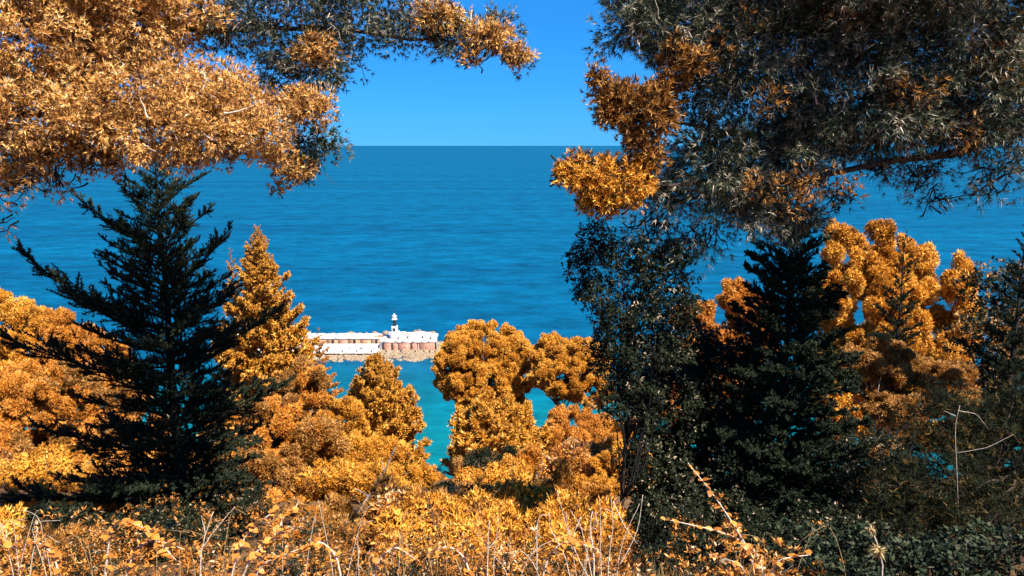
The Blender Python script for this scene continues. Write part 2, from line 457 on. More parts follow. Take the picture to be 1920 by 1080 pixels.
bb.build('breakwater_core', ROCK, mole, mo)

# the small light on the bastion
Yl = Yb0 + 6.5
lx = X(739.5, Yl)
def zl(py): return float(at(739.5, py, Yl)[2])
lz = [zl(p) for p in (626, 611, 599, 592, 588.5, 580)]
light = empty('harbour_light', (lx, Yl, Zb), 'small white and black harbour light standing on the mole head', 'lighthouse')
def lp(mb, name, mat, par=light, **k): return mb.build(name, mat, par, (0, 0, 0), **k)
b1 = lz[1] - Zb
lp(MB().box(-1.7, 1.7, -1.7, 1.7, -.05, b1 * .55, .08), 'plinth', WHITE)
lp(MB().box(-1.15, 1.15, -1.15, 1.15, b1 * .55 - .02, b1, .08), 'light_house_base', WHITE)
lp(MB().box(-.45, .45, -1.22, -.9, b1 * .58, b1 * .86, .02), 'window', GAP)
lp(MB().box(1.72, 3.0, -.8, .8, -.05, b1 * .34, .06), 'store', WHITE)
b2 = lz[2] - Zb
lp(MB().lathe([(.8, b1 - .05), (.68, b1 + .4), (.6, b2)], (0, 0, 0)), 'tower', IRON, smooth=True)
b3 = lz[3] - Zb
lp(MB().lathe([(.3, b2 - .02), (1.15, b2 - .02), (1.2, b2 + .15), (1.0, b2 + .2), (.85, b2 + .25), (.85, b3 - .15), (1.0, b3 - .1), (.95, b3), (0, b3 + .02)], (0, 0, 0)), 'lantern_room', WHITE)
b4 = lz[4] - Zb
lp(MB().lathe([(.8, b3), (.65, b3 + .25), (.3, b3 + .45), (.14, b3 + .55), (.3, b3 + .7), (.26, b4 + .1), (0, b4 + .2)], (0, 0, 0)), 'dome', WHITE, smooth=True)
lp(MB().tube([(0, 0, b4 + .1), (0, 0, lz[5] - Zb)], .07, 6), 'mast', IRON)
for a in range(8):
    c, s_ = math.cos(a * math.pi / 4), math.sin(a * math.pi / 4)
    lp(MB().tube([(1.12 * c, 1.12 * s_, b2 + .1), (1.12 * c, 1.12 * s_, b2 + .95)], .03, 5), 'railing_post', IRON)

# ---------------------------------------------------------------- foliage generators
def needle_tris(C, D, n, L, w, spread, tint, r, tj=0.25, Nn=None, flat=.8):
    """n thin triangles fanning from each centre C about direction D"""
    N = len(C)
    C = np.repeat(C, n, 0); D = np.repeat(D, n, 0)
    d = unit(D + spread * r.normal(0, 1, D.shape))
    if Nn is None:
        s = unit(np.cross(d, r.normal(0, 1, d.shape)))
    else:                                            # needles lie on the clump like shingles
        q = unit(np.repeat(Nn, n, 0) + .34 * r.normal(0, 1, d.shape))
        d = unit(d - flat * (d * q).sum(1, keepdims=True) * q)
        s = unit(np.cross(d, q))
    Lr = L * r.uniform(.6, 1.2, (N * n, 1))
    b = C + d * Lr * .05
    hw = w * r.uniform(.7, 1.3, (N * n, 1)) / 2
    V = np.stack([b - s * hw, b + s * hw, b + d * Lr], 1).reshape(-1, 3)
    t = np.clip(np.repeat(tint, n) + r.normal(0, tj, N * n), 0, 1)
    return V, np.repeat(t, 3)

def leaf_quads(C, D, n, L, w, spread, tint, r, tj=0.25, Nn=None, flat=.8):
    N = len(C)
    C = np.repeat(C, n, 0); D = np.repeat(D, n, 0)
    d = unit(D + spread * r.normal(0, 1, D.shape))
    if Nn is None:
        s = unit(np.cross(d, r.normal(0, 1, d.shape) + np.array([0, 0, 1.2])))
    else:
        q = unit(np.repeat(Nn, n, 0) + .5 * r.normal(0, 1, d.shape) + np.array([0, 0, .3]))
        d = unit(d - flat * (d * q).sum(1, keepdims=True) * q)
        s = unit(np.cross(d, q))
    nn = np.cross(s, d)
    Lr = L * r.uniform(.6, 1.25, (N * n, 1)); hw = w * r.uniform(.7, 1.3, (N * n, 1)) / 2
    b = C + d * Lr * .15
    V = np.stack([b, b + d * Lr * .45 - s * hw + nn * hw * .3, b + d * Lr, b + d * Lr * .45 + s * hw + nn * hw * .3], 1).reshape(-1, 3)
    t = np.clip(np.repeat(tint, n) + r.normal(0, tj, N * n), 0, 1)
    return V, np.repeat(t, 4)

def foliage_obj(name, C, D, T, mat, parent, origin, kind='needle', n=8, L=.1, w=.01, spread=.5, tj=.22, r=rng, coarse=True, Nn=None, flat=.8):
    if coarse and kind == 'needle':
        w *= 1.35; n = max(3, int(n * .8))
    fn = needle_tris if kind == 'needle' else leaf_quads
    V, t = fn(C, D, n, L, w, spread, T, r, tj, Nn, flat)
    k = 3 if kind == 'needle' else 4
    Fc = np.arange(len(V)).reshape(-1, k)
    return link(name, mesh_from(name, V - np.asarray(origin), Fc, mat, t), parent)

def rand_dirs(n, r):
    return unit(r.normal(0, 1, (n, 3)))

def ell(px, py, rx, ry, Y, rd=None):
    """ellipsoid that covers the pixels (px+-rx, py+-ry) at distance Y"""
    c = at(px, py, Y); s = Y / F
    return (c, np.array([rx * s, (rd if rd is not None else rx * s * .85), ry * s]))

def clumps(ells, rc, cover=1.0, shell=(.55, 1.0), r=rng, squash=-9):
    cs, us = [], []
    for i, (c, R3) in enumerate(ells):
        area = 4 * math.pi * ((R3[0] * R3[1]) ** 1.6 + (R3[0] * R3[2]) ** 1.6 + (R3[1] * R3[2]) ** 1.6) ** (1 / 1.6) / 3 ** (1 / 1.6)
        K = max(4, int(cover * area / (math.pi * rc * rc)))
        u = rand_dirs(K, r)
        f = r.uniform(*shell, (K, 1)) ** .6
        p = c + u * R3 * f
        keep = np.ones(K, bool)
        for j, (c2, R2) in enumerate(ells):
            if j != i:
                keep &= (np.linalg.norm((p - c2) / R2, axis=1) > .55)
        cs.append(p[keep]); us.append(unit(u / R3 * R3.mean())[keep])
    return np.vstack(cs), np.vstack(us)

def tufts(cc, ax, rc, M, elong=1.0, up=.5, r=rng, outer=.3):
    """M tufts inside each clump"""
    K = len(cc)
    a = unit(ax + np.array([0, 0, up]))
    v = rand_dirs(K * M, r) * (r.uniform(outer, 1, (K * M, 1)) ** .5)
    A = np.repeat(a, M, 0)
    rr = np.repeat(r.uniform(.65, 1.3, (K, 1)), M, 0) * rc
    along = (v * A).sum(1, keepdims=True)
    off = (v + A * along * (elong - 1)) * rr
    P = np.repeat(cc, M, 0) + off
    D = unit(v + A * .9)
    ct = np.repeat(r.uniform(0.0, 1.0, K), M)
    T = np.clip(ct * .55 + .45 * r.uniform(0, 1, K * M), 0, 1)
    return P, D, T, unit(v + A * .25 + np.repeat(ax, M, 0) * .35)

def limb_path(a, b, sag=0.0, n=6, wob=.04, r=rng):
    t = np.linspace(0, 1, n)[:, None]
    P = a * (1 - t) + b * t
    L = np.linalg.norm(b - a)
    P[1:-1] += r.normal(0, wob * L, (n - 2, 3))
    P[:, 2] -= (sag * L * 4 * t * (1 - t))[:, 0]
    return P

def lump_mesh(seed, mat):
    """a bossed clump of short needles about one unit in radius, opening upwards along +Z"""
    r = np.random.default_rng(seed)
    C, D, Q, T = [], [], [], []
    mean = r.uniform(.38, .72)
    for i in range(11):
        c = unit(r.normal(0, 1, 3) + np.array([0, 0, .35])) * r.uniform(.35, .72)
        rl = r.uniform(.26, .42)
        k = int(720 * rl * rl)
        u = rand_dirs(k, r)
        C.append(c + u * rl * r.uniform(.75, 1, (k, 1))); Q.append(unit(u + .25 * c)); D.append(unit(u + np.array([0, 0, .5]) + .6 * c))
        T.append(np.clip(mean + r.normal(0, .1) + r.normal(0, .14, k), 0, 1))
    C, D, Q, T = map(np.concatenate, (C, D, Q, T))
    V, t = needle_tris(C, D, 3, .26, .085, .45, T, r, .16, Q, .55)
    return mesh_from('foliage_clump', V, np.arange(len(V)).reshape(-1, 3), mat, t)
LUMPS = {}
def lump(mat, i):
    if mat.name not in LUMPS:
        LUMPS[mat.name] = [lump_mesh(900 + 10 * len(LUMPS) + k, mat) for k in range(6)]
    return LUMPS[mat.name][i % 6]

def tree(name, label, ells, mat, base=None, cat='tree', rc=.4, cover=1.0, M=10, n=8, L=.2, w=.04, elong=1.0, up=.5, spread=.5,
         kind='needle', trunk_r=.15, limbs=14, bark=BARK, shell=(.5, 1.0), tj=.2, group=None, trunk_top=None, mat2=None, frac2=0., lean=0., outer=.5, lsize=1.0):
    """a broad-crowned tree or shrub: tapered trunk, limbs, crown of leaf tufts"""
    ce = sum(e[0] for e in ells) / len(ells)
    if base is None:
        base = np.array([ce[0] + lean, ce[1], 0])
    base = np.array([base[0], base[1], gz(base[0], base[1])])
    root = empty(name, tuple(base), label, cat, group)
    top = max(ells, key=lambda e: e[0][2])[0] if trunk_top is None else np.asarray(trunk_top)
    tp = limb_path(base - np.array([0, 0, .15]), top, 0, 8, .02)
    MB().tube(tp, np.linspace(1.15, .3, 8) * trunk_r, 8).build('trunk', bark, root, base, smooth=True)
    lumpy = kind == 'needle' and mat in (GOLD, AMB, RUST)
    if lumpy:
        dome = name == 'stone_pine'
        rc, cover = rc * 1.25 * lsize, cover * (1.2 if dome else 1.1)
        if not dome: shell = (shell[0] - .1, 1.12)
    cc, ax = clumps(ells, rc, cover, shell)
    if limbs:
        mb = MB()
        idx = rng.choice(len(cc), min(limbs, len(cc)), False)
        for i in idx:
            f = rng.uniform(.35, .95)
            k = int(f * 7)
            s = tp[k]
            mb.tube(limb_path(s, cc[i], .03, 5, .03), np.linspace(.38, .09, 5) * trunk_r, 5)
        mb.build('limbs', bark, root, base, smooth=True)
    if lumpy:
        order = rng.permutation(len(cc))[:295]
        for i in order:
            mm = mat2 if mat2 is not None and rng.uniform() < frac2 else mat
            o = link('foliage_clump', lump(mm, int(rng.integers(6))), root)
            o.location = tuple(cc[i] - base)
            zdir = Vector(unit(ax[i] + np.array([0, 0, up])))
            o.rotation_euler = (zdir.to_track_quat('Z', 'Y') @ Vector((0, 0, 1)).to_track_quat('Z', 'Y') @ Matrix.Rotation(rng.uniform(0, 6.28), 3, 'Z').to_quaternion()).to_euler()
            sc = rc * rng.uniform(.75 if dome else .5, 1.25)
            o.scale = (sc, sc, sc * (1 + (elong - 1) * .7))
    elif mat2 is None:
        P, D, T, Q = tufts(cc, ax, rc, M, elong, up, outer=outer)
        foliage_obj('crown', P, D, T, mat, root, base, kind, n, L, w, spread, tj, Nn=Q)
    else:
        sel = rng.uniform(0, 1, len(cc)) < frac2
        for nm, mm, s in (('crown', mat, ~sel), ('inner_foliage', mat2, sel)):
            if s.any():
                P, D, T, Q = tufts(cc[s], ax[s], rc, M, elong, up, outer=outer)
                foliage_obj(nm, P, D, T, mm, root, base, kind, n, L, w, spread, tj, Nn=Q)
    return root

def fir_branch(seed, mat, nl=.022, nw=.006, dens=1.0, curve=.12, name='branch', bark=BARKD):
    """a feathery conifer branch of length 1 along +X, tip swept up"""
    r = np.random.default_rng(seed)
    t = np.linspace(0, 1, 9)
    ax = np.column_stack([t, np.cumsum(r.normal(0, .008, 9)), curve * (t ** 2 * 1.6 - t * .5)])
    mb = MB().tube(ax, np.linspace(.016, .003, 9), 5)
    C, D = [], []
    def line(P0, P1, k, sp):
        f = r.uniform(0, 1, (k, 1)); p = P0 * (1 - f) + P1 * f
        dd = unit(P1 - P0)
        C.append(p); D.append(unit(dd * .7 + sp * r.normal(0, 1, (k, 3)) + np.array([0, 0, .25])))
    for i in range(8):
        line(ax[i], ax[i + 1], int(60 * dens), .6)
    nt = 26
    for i in range(nt):
        s = r.uniform(.1, .97); side = (-1) ** i
        p = np.array([np.interp(s, t, ax[:, k]) for k in range(3)])
        ln = (.34 * (1 - s) ** .7 + .07) * r.uniform(.6, 1.15) * min(1, s / .2 + .3)
        q = p + ln * unit(np.array([.75, side * r.uniform(.35, .9), r.uniform(-.05, .6)]))
        mb.tube([p, (p + q) / 2, q], [.006, .004, .002], 4, False)
        line(p, q, int((25 + 160 * ln) * dens), .55)
        for _ in range(3):
            f = r.uniform(.25, .9); p2 = p * (1 - f) + q * f
            q2 = p2 + ln * .42 * unit(unit(q - p) + r.normal(0, .45, 3) + np.array([0, 0, .3]))
            line(p2, q2, int((10 + 110 * ln) * dens), .55)
    C = np.vstack(C); D = np.vstack(D)
    V, tt = needle_tris(C, D, 1, nl, nw, .25, r.uniform(0, .95, len(C)), r, .15)
    n0 = mb.n
    Vall = np.vstack(mb.V + [V])
    Fq = np.vstack(mb.Q); parts = [Fq]
    Ft = np.arange(len(V)).reshape(-1, 3) + n0
    if mb.T: Ft = np.vstack([np.vstack(mb.T), Ft])
    me = mesh_from(name, Vall, [Fq, Ft], mat, np.concatenate([np.full(n0, .05), tt]))
    return me

def fir(name, label, px, py_top, Y, prof, nb, meshes, bark=BARKD, cat='tree', rise=(.1, .75), trunk_r=.12, arms=(), group=None, hbase=None, min_h=.04, jit=.18):
    """conifer with separate branches; prof: list of (fraction of height, branch reach in m)"""
    top = at(px, py_top, Y)
    base = np.array([top[0], Y, gz(top[0], Y)])
    H = top[2] - base[2]
    root = empty(name, tuple(base), label, cat, group)
    zz = np.linspace(-.15, H, 10)
    tp = np.column_stack([rng.normal(0, .012, 10), rng.normal(0, .012, 10), zz])
    MB().tube(tp, np.linspace(1, .06, 10) * trunk_r, 8).build('trunk', bark, root, smooth=True)
    ph, pr = zip(*prof)
    ga = 0.0
    for i in range(nb):
        f = min_h + (1 - min_h) * (i + rng.uniform(-.4, .4)) / nb
        f = min(max(f, min_h), .995)
        ln = np.interp(f, ph, pr) * rng.uniform(1 - jit * 1.6, 1 + jit)
        ga += 2.39996 + rng.normal(0, .12)
        el = np.interp(f, [0, 1], rise) + rng.normal(0, .08)
        o = link('branch', meshes[i % len(meshes)], root)
        o.location = (0, 0, f * H)
        o.rotation_euler = (rng.uniform(-.25, .25), -el, ga)
        o.scale = (ln, ln * rng.uniform(.85, 1.15), ln)
    for k, (tx, ty, dY, fh) in enumerate(arms):         # long single arms, seen against the sea
        tip = at(tx, ty, Y + dY) - base
        st = np.array([0, 0, fh * H])
        v = tip - st; ln = float(np.linalg.norm(v))
        o = link('branch', meshes[k % len(meshes)], root)
        o.location = tuple(st)
        o.rotation_euler = (0, -math.asin(v[2] / ln) + .1, math.atan2(v[1], v[0]))
        o.scale = (ln, ln * .62, ln * .75)
    return root

PLACE = {
 'broad round-headed golden pine beside the end of the mole': 'the round-headed pine',
 'flat-topped golden pine with bare dark trunk next to round-headed pine': 'the flat-topped pine',
 'cone-shaped amber pine standing before the turquoise harbour water': 'the cone-shaped pine',
 'bushy amber pine with upswept plumes below the round-headed pine': 'the upswept pine',
 'amber pine in front of the flat-topped pine': 'the amber pine',
 'orange bush glowing beside the dark small-leaved thicket': 'the orange bush',
 'golden rounded tree behind the long arms of the tall dark fir': 'the golden rounded tree',
 'large mottled amber tree low on the slope under the dark fir arms': 'the mottled amber tree',
 'rust and amber mottled pine between the dark fir and the cone-shaped pine': 'the rust pine',
 'big rounded amber bush crossed by a bleached dead branch': 'the dead branch',
 'tall bright golden tree rising behind the dense black fir': 'the tall golden tree',
 'small amber tree behind the sparse dark-leaved sapling': 'the sparse sapling',
 'tall dark fir with long upswept arms beside the pointed amber spruce': 'the tall dark fir',
 'pointed amber spruce standing behind the dark fir': 'the pointed spruce',
 'thin spiky rust spruce seen against the white mole': 'the spiky spruce'}
# ---------------------------------------------------------------- distant and middle trees
tree('stone_pine', 'broad round-headed golden pine beside the end of the mole', [ell(912, 660, 80, 52, 62), ell(862, 690, 45, 55, 60), ell(960, 690, 50, 55, 61), ell(900, 720, 70, 45, 60), ell(930, 760, 55, 26, 61)],
     GOLD, rc=.42, cover=1.25, M=34, n=8, L=.14, w=.05, up=.9, outer=.75, trunk_r=.28, limbs=26, shell=(.75, 1.0), elong=1.25)
tree('stone_pine', 'flat-topped golden pine with bare dark trunk next to round-headed pine', [ell(1040, 672, 40, 36, 58), ell(1095, 678, 48, 40, 58), ell(1070, 705, 65, 38, 57), ell(1110, 735, 40, 24, 57)],
     GOLD, base=at(1045, 800, 58), rc=.38, cover=1.25, M=34, n=8, L=.14, w=.05, up=.9, outer=.75, trunk_r=.22, limbs=20, shell=(.75, 1.0), elong=1.25)
tree('amber_pine', 'amber pine in front of the flat-topped pine', [ell(1085, 800, 60, 32, 42), ell(1125, 825, 50, 32, 41), ell(1060, 850, 40, 50, 40)],
     AMB, rc=.3, cover=1.4, M=14, n=8, L=.22, w=.036, up=1.2, elong=1.5, trunk_r=.12, limbs=14, shell=(.6, 1.0))
tree('amber_bush', 'orange bush glowing beside the dark small-leaved thicket', [ell(1165, 880, 50, 36, 24), ell(1120, 950, 70, 45, 22), ell(1190, 900, 30, 25, 24)],
     GOLD, cat='bush', rc=.2, cover=1.4, M=14, n=8, L=.13, w=.02, up=1.0, elong=1.4, trunk_r=.06, limbs=12, shell=(.6, 1.0))
tree('amber_tree', 'golden rounded tree behind the long arms of the tall dark fir', [ell(25, 605, 62, 46, 40), ell(-60, 640, 90, 70, 40), ell(60, 650, 80, 60, 39), ell(-10, 720, 120, 80, 38)],
     GOLD, rc=.36, cover=1.3, M=14, n=8, L=.24, w=.045, up=.9, elong=1.3, trunk_r=.2, limbs=18, shell=(.6, 1.0))
tree('amber_tree', 'amber tree with a pale upright spike behind the dark fir branches', [ell(105, 612, 16, 34, 36), ell(135, 655, 55, 42, 36), ell(190, 690, 60, 50, 36), ell(110, 720, 80, 55, 35)],
     AMB, rc=.32, cover=1.3, M=14, n=8, L=.22, w=.042, up=1.1, elong=1.4, trunk_r=.16, limbs=16, shell=(.6, 1.0))
tree('amber_tree', 'large mottled amber tree low on the slope under the dark fir arms', [ell(40, 780, 120, 80, 23), ell(150, 760, 110, 70, 23), ell(60, 870, 130, 80, 22), ell(210, 860, 110, 80, 22), ell(-60, 830, 90, 100, 22)],
     AMB, rc=.27, cover=1.25, M=14, n=8, L=.15, w=.024, up=.8, elong=1.3, trunk_r=.14, limbs=20, shell=(.55, 1.0), mat2=RUST, frac2=.3)
tree('rust_pine', 'rust and amber mottled pine between the dark fir and the cone-shaped pine', [ell(560, 760, 60, 80, 19), ell(500, 830, 80, 90, 18), ell(580, 860, 60, 80, 18), ell(450, 900, 80, 80, 17), ell(550, 950, 90, 60, 17)],
     AMB, rc=.22, cover=1.2, M=13, n=8, L=.13, w=.02, up=.8, elong=1.4, trunk_r=.1, limbs=20, shell=(.5, 1.0), mat2=RUST, frac2=.5)
tree('amber_bush', 'big rounded amber bush crossed by a bleached dead branch', [ell(740, 890, 70, 62, 21), ell(660, 900, 70, 80, 20), ell(640, 800, 40, 60, 22), ell(760, 970, 90, 60, 19), ell(660, 1000, 90, 60, 18)],
     GOLD, cat='bush', rc=.2, cover=1.3, M=14, n=8, L=.13, w=.019, up=1.0, elong=1.4, trunk_r=.09, limbs=20, shell=(.55, 1.0))
tree('amber_tree', 'tall bright golden tree rising behind the dense black fir', [ell(1605, 470, 62, 50, 30), ell(1680, 520, 85, 62, 30), ell(1625, 580, 90, 85, 29), ell(1765, 520, 45, 50, 30), ell(1750, 600, 80, 80, 29), ell(1690, 690, 120, 80, 28), ell(1590, 690, 60, 80, 28), ell(1600, 780, 90, 60, 26), ell(1720, 780, 110, 60, 26)],
     GOLD, lsize=1.12, rc=.34, cover=1.6, M=14, n=8, L=.2, w=.036, up=1.0, elong=1.4, trunk_r=.2, limbs=26, shell=(.6, 1.0))
tree('amber_tree', 'small amber tree behind the sparse dark-leaved sapling', [ell(1305, 620, 45, 45, 28), ell(1390, 570, 42, 28, 28), ell(1290, 690, 50, 60, 27), ell(1400, 630, 50, 60, 28), ell(1250, 770, 60, 60, 26), ell(1350, 750, 70, 70, 27)],
     AMB, rc=.28, cover=1.2, M=13, n=8, L=.18, w=.03, up=1.0, elong=1.4, trunk_r=.12, limbs=14, shell=(.6, 1.0))
tree('mottled_tree', 'dark tree flecked with amber beside the tall golden tree', [ell(1870, 560, 70, 70, 16), ell(1950, 600, 90, 110, 16), ell(1840, 660, 70, 80, 15), ell(1910, 720, 90, 80, 15)],
     LEAFD, rc=.24, cover=1.2, M=12, n=7, L=.09, w=.035, up=.4, kind='leaf', trunk_r=.12, limbs=24, shell=(.5, 1.0), mat2=RUST, frac2=.4)

# conifers with separate branches
FD = [fir_branch(s, DARK, .026, .009, 1.5, .14) for s in range(7)]
FA = [fir_branch(20 + s, GOLD, .07, .026, .55, .2, bark=BARK) for s in range(5)]
FR = [fir_branch(40 + s, AMB, .07, .024, .5, .10, bark=BARK) for s in range(5)]
FK = [fir_branch(60 + s, DARK, .036, .014, 1.5, .10) for s in range(5)]
fir('dark_fir', 'tall dark fir with long upswept arms beside the pointed amber spruce', 290, 292, 12.6,
    [(0, 1.15), (.12, 1.5), (.35, 1.35), (.55, 1.2), (.75, .95), (.9, .62), (1, .22)], 150, FD, rise=(-.08, .5), trunk_r=.12,
    arms=[(210, 975, -1.1, .08), (385, 990, -1.1, .07), (470, 945, -.9, .1), (110, 900, -.7, .14), (32, 472, -.3, .52), (436, 428, -.4, .66), (150, 372, .2, .76), (-10, 628, -.6, .42), (120, 545, .3, .56), (395, 322, 0, .9), (525, 585, -.5, .48), (60, 800, -.6, .24), (-20, 930, -.6, .12), (540, 720, -.4, .32)])
fir('upswept_pine', 'bushy amber pine with upswept plumes below the round-headed pine', 932, 812, 38,
    [(0, 2.6), (.3, 3.0), (.6, 2.7), (.8, 2.1), (.93, 1.4), (1, .5)], 200, FA, bark=BARK, rise=(.35, 1.15), trunk_r=.15)
fir('cone_pine', 'cone-shaped amber pine standing before the turquoise harbour water', 706, 672, 45,
    [(0, 2.6), (.2, 3.1), (.45, 2.7), (.7, 1.9), (.88, 1.0), (1, .35)], 190, FA, bark=BARK, rise=(.25, .95), trunk_r=.14)
fir('amber_spruce', 'pointed amber spruce standing behind the dark fir', 482, 425, 25,
    [(0, 2.0), (.3, 1.9), (.6, 1.35), (.8, .8), (.92, .42), (1, .14)], 150, FA, bark=BARK, rise=(-.05, .8), trunk_r=.13)
fir('amber_spruce', 'small pale-tipped spruce top beside the pointed amber spruce', 432, 462, 26,
    [(0, 1.3), (.5, .9), (.85, .35), (1, .08)], 70, FA, bark=BARK, rise=(0, .8), trunk_r=.1)
fir('rust_spruce', 'thin spiky rust spruce seen against the white mole', 597, 612, 33,
    [(0, 1.5), (.5, 1.0), (.8, .5), (1, .08)], 75, FR, bark=BARK, rise=(-.1, .6), trunk_r=.1)
fir('rust_spruce', 'rust spruce leaning top between the pointed spruce and the mole', 548, 592, 30,
    [(0, 1.5), (.5, 1.2), (.8, .7), (1, .1)], 75, FR, bark=BARK, rise=(-.1, .6), trunk_r=.1)
fir('dark_spruce', 'narrow dark spruce at the left edge of the upswept pine', 857, 762, 42,
    [(0, .8), (.5, .55), (.8, .3), (1, .06)], 60, FR, rise=(0, .6), trunk_r=.08)
fir('dark_fir', 'dense black fir in front of the tall golden tree', 1490, 415, 10.2,
    [(0, .95), (.2, 1.05), (.5, .98), (.75, .78), (.9, .5), (1, .2)], 160, FK, rise=(-.1, .5), trunk_r=.1)
fir('dark_spruce', 'slim dark spire standing before the tall golden tree', 1700, 428, 26,
    [(0, 1.5), (.4, 1.15), (.7, .75), (.9, .35), (1, .08)], 85, FK, rise=(0, .7), trunk_r=.1)
fir('dark_fir', 'black fir tip beside the amber-flecked tree', 1925, 420, 14,
    [(0, 1.4), (.4, 1.0), (.75, .5), (1, .1)], 80, FK, rise=(0, .7), trunk_r=.1)

# ---------------------------------------------------------------- the two near pines that frame the view
def near_pine(name, label, base, trunk_path, groups, limbs, twigs):
    base = np.array([base[0], base[1], gz(*base)])
    root = empty(name, tuple(base), label, 'tree')
    tp = np.vstack([[base - np.array([0, 0, .2])], trunk_path])
    MB().tube(tp, np.linspace(.3, .07, len(tp)), 10).build('trunk', BARK, root, base, smooth=True)
    for (a, b, r0, sag) in limbs:
        MB().tube(limb_path(np.asarray(a), np.asarray(b), sag, 9, .010), np.linspace(r0, r0 * .18, 9), 6).build('limb', BARK, root, base, smooth=True)
    for (nm, mat, ells, rc, cover, M, n, L, w, up, el, shell, lab) in groups:
        cc, ax = clumps(ells, rc, cover, shell)
        P, D, T, Q = tufts(cc, ax, rc, M, el, up)
        o = foliage_obj(nm, P, D, T, mat, root, base, 'needle', n, L, w, .42, .2, coarse=mat is not PINE, Nn=Q, flat=.45)
        if lab: o['label'] = lab
        if twigs:                                   # fine twigs that carry the tufts
            mb = MB()
            for i in rng.choice(len(cc), min(len(cc), twigs), False):
                c = cc[i]
                q = c - unit(ax[i] + rng.normal(0, .5, 3)) * rc * rng.uniform(1.5, 3.2)
                mb.tube(limb_path(q, c + rng.normal(0, rc * .5, 3), .05, 5, .05), np.linspace(.011, .003, 5), 4, False)
            mb.build('twigs', TWIG if mat in (TAN, PINE) and nm == 'crown' else BARKD, root, base)['kind'] = 'stuff'
    return root

e = ell
near_pine('overhanging_pine', 'near pine with tan amber needles hanging over the top of the tall dark fir', (-8.3, 9.0),
    [(-8.3, 9, 78), (-8.1, 9, 80.5), (-8.2, 9.1, 83), (-8.0, 9.2, 86)],
    [('crown', TAN, [e(60, 90, 200, 90, 9), e(230, 170, 190, 80, 9), e(60, 220, 150, 70, 8.6), e(300, 235, 190, 62, 9), e(420, 190, 90, 65, 9.2), e(480, 240, 75, 48, 9), e(40, 290, 70, 45, 8.6), e(240, 40, 170, 60, 9.4), e(130, 285, 50, 30, 8.8), e(200, 300, 40, 26, 8.9), e(350, 292, 45, 22, 9), e(420, 275, 40, 26, 9), e(505, 292, 36, 24, 9), e(590, 200, 34, 28, 9.2), e(20, 320, 40, 30, 8.6),
                     e(100, -30, 260, 60, 9.3)], .11, 1.5, 20, 9, .055, .0095, .5, 1.2, (.2, 1.08), None),
     ('upper_crown', TAN, [e(-220, 180, 200, 140, 9), e(100, -140, 320, 80, 9.3), e(-150, -220, 300, 160, 9.5)], .2, 1.2, 9, 9, .13, .03, .5, 1.2, (.3, 1), None),
     ('hanging_spray', RUST, [e(20, 350, 55, 60, 8.5), e(110, 335, 70, 35, 8.6), e(180, 300, 60, 30, 8.8), e(10, 420, 22, 40, 8.5)], .1, .45, 5, 8, .07, .009, -.6, 1.2, (.2, 1), 'sparse rusty spray hanging at the frame of sea'),
     ('crown', PINE, [e(430, 40, 90, 60, 10), e(540, 50, 110, 70, 10), e(660, 50, 100, 50, 10.2), e(590, 130, 90, 45, 10), e(780, 55, 90, 40, 10.2), e(860, 85, 60, 28, 10.2), e(910, 60, 66, 38, 10.3), e(975, 108, 34, 16, 10.2), e(585, 255, 62, 50, 9.6), e(560, 300, 55, 36, 9.6), e(520, 160, 60, 50, 10),
                      e(620, -60, 220, 60, 10.2)], .12, 1.4, 9, 10, .075, .010, .1, 1.3, (.15, 1), 'dark grey-green limb end against the sky'),
     ('spray', TAN, [e(915, 68, 44, 24, 10), e(965, 102, 30, 14, 10), e(590, 95, 42, 28, 9.7), e(560, 195, 45, 28, 9.4), e(555, 318, 34, 18, 9.4), e(885, 118, 12, 18, 10), e(520, 352, 9, 9, 9.4), e(820, 30, 50, 24, 10)], .09, 2.0, 9, 10, .065, .011, .3, 1.2, (.2, 1), 'amber spray at the tip of the dark limb')],
    [((-8.2, 9.05, 82.0), at(640, 60, 10.2), .11, .02), (at(560, 50, 10.2), at(985, 108, 10), .035, -.02), ((-8.1, 9, 80.6), at(440, 230, 9.1), .085, .02), (at(330, 215, 9.1), at(610, 300, 9.6), .022, .05),
     ((-8.1, 9, 80.0), at(120, 330, 8.7), .06, .02), (at(420, 120, 9.5), at(600, 250, 9.7), .02, .03), (at(590, 280, 9.6), at(520, 352, 9.4), .006, .1), (at(600, 300, 9.6), at(632, 345, 9.6), .006, .2), (at(640, 60, 10.2), at(690, 160, 10.1), .012, -.1)],
    130)
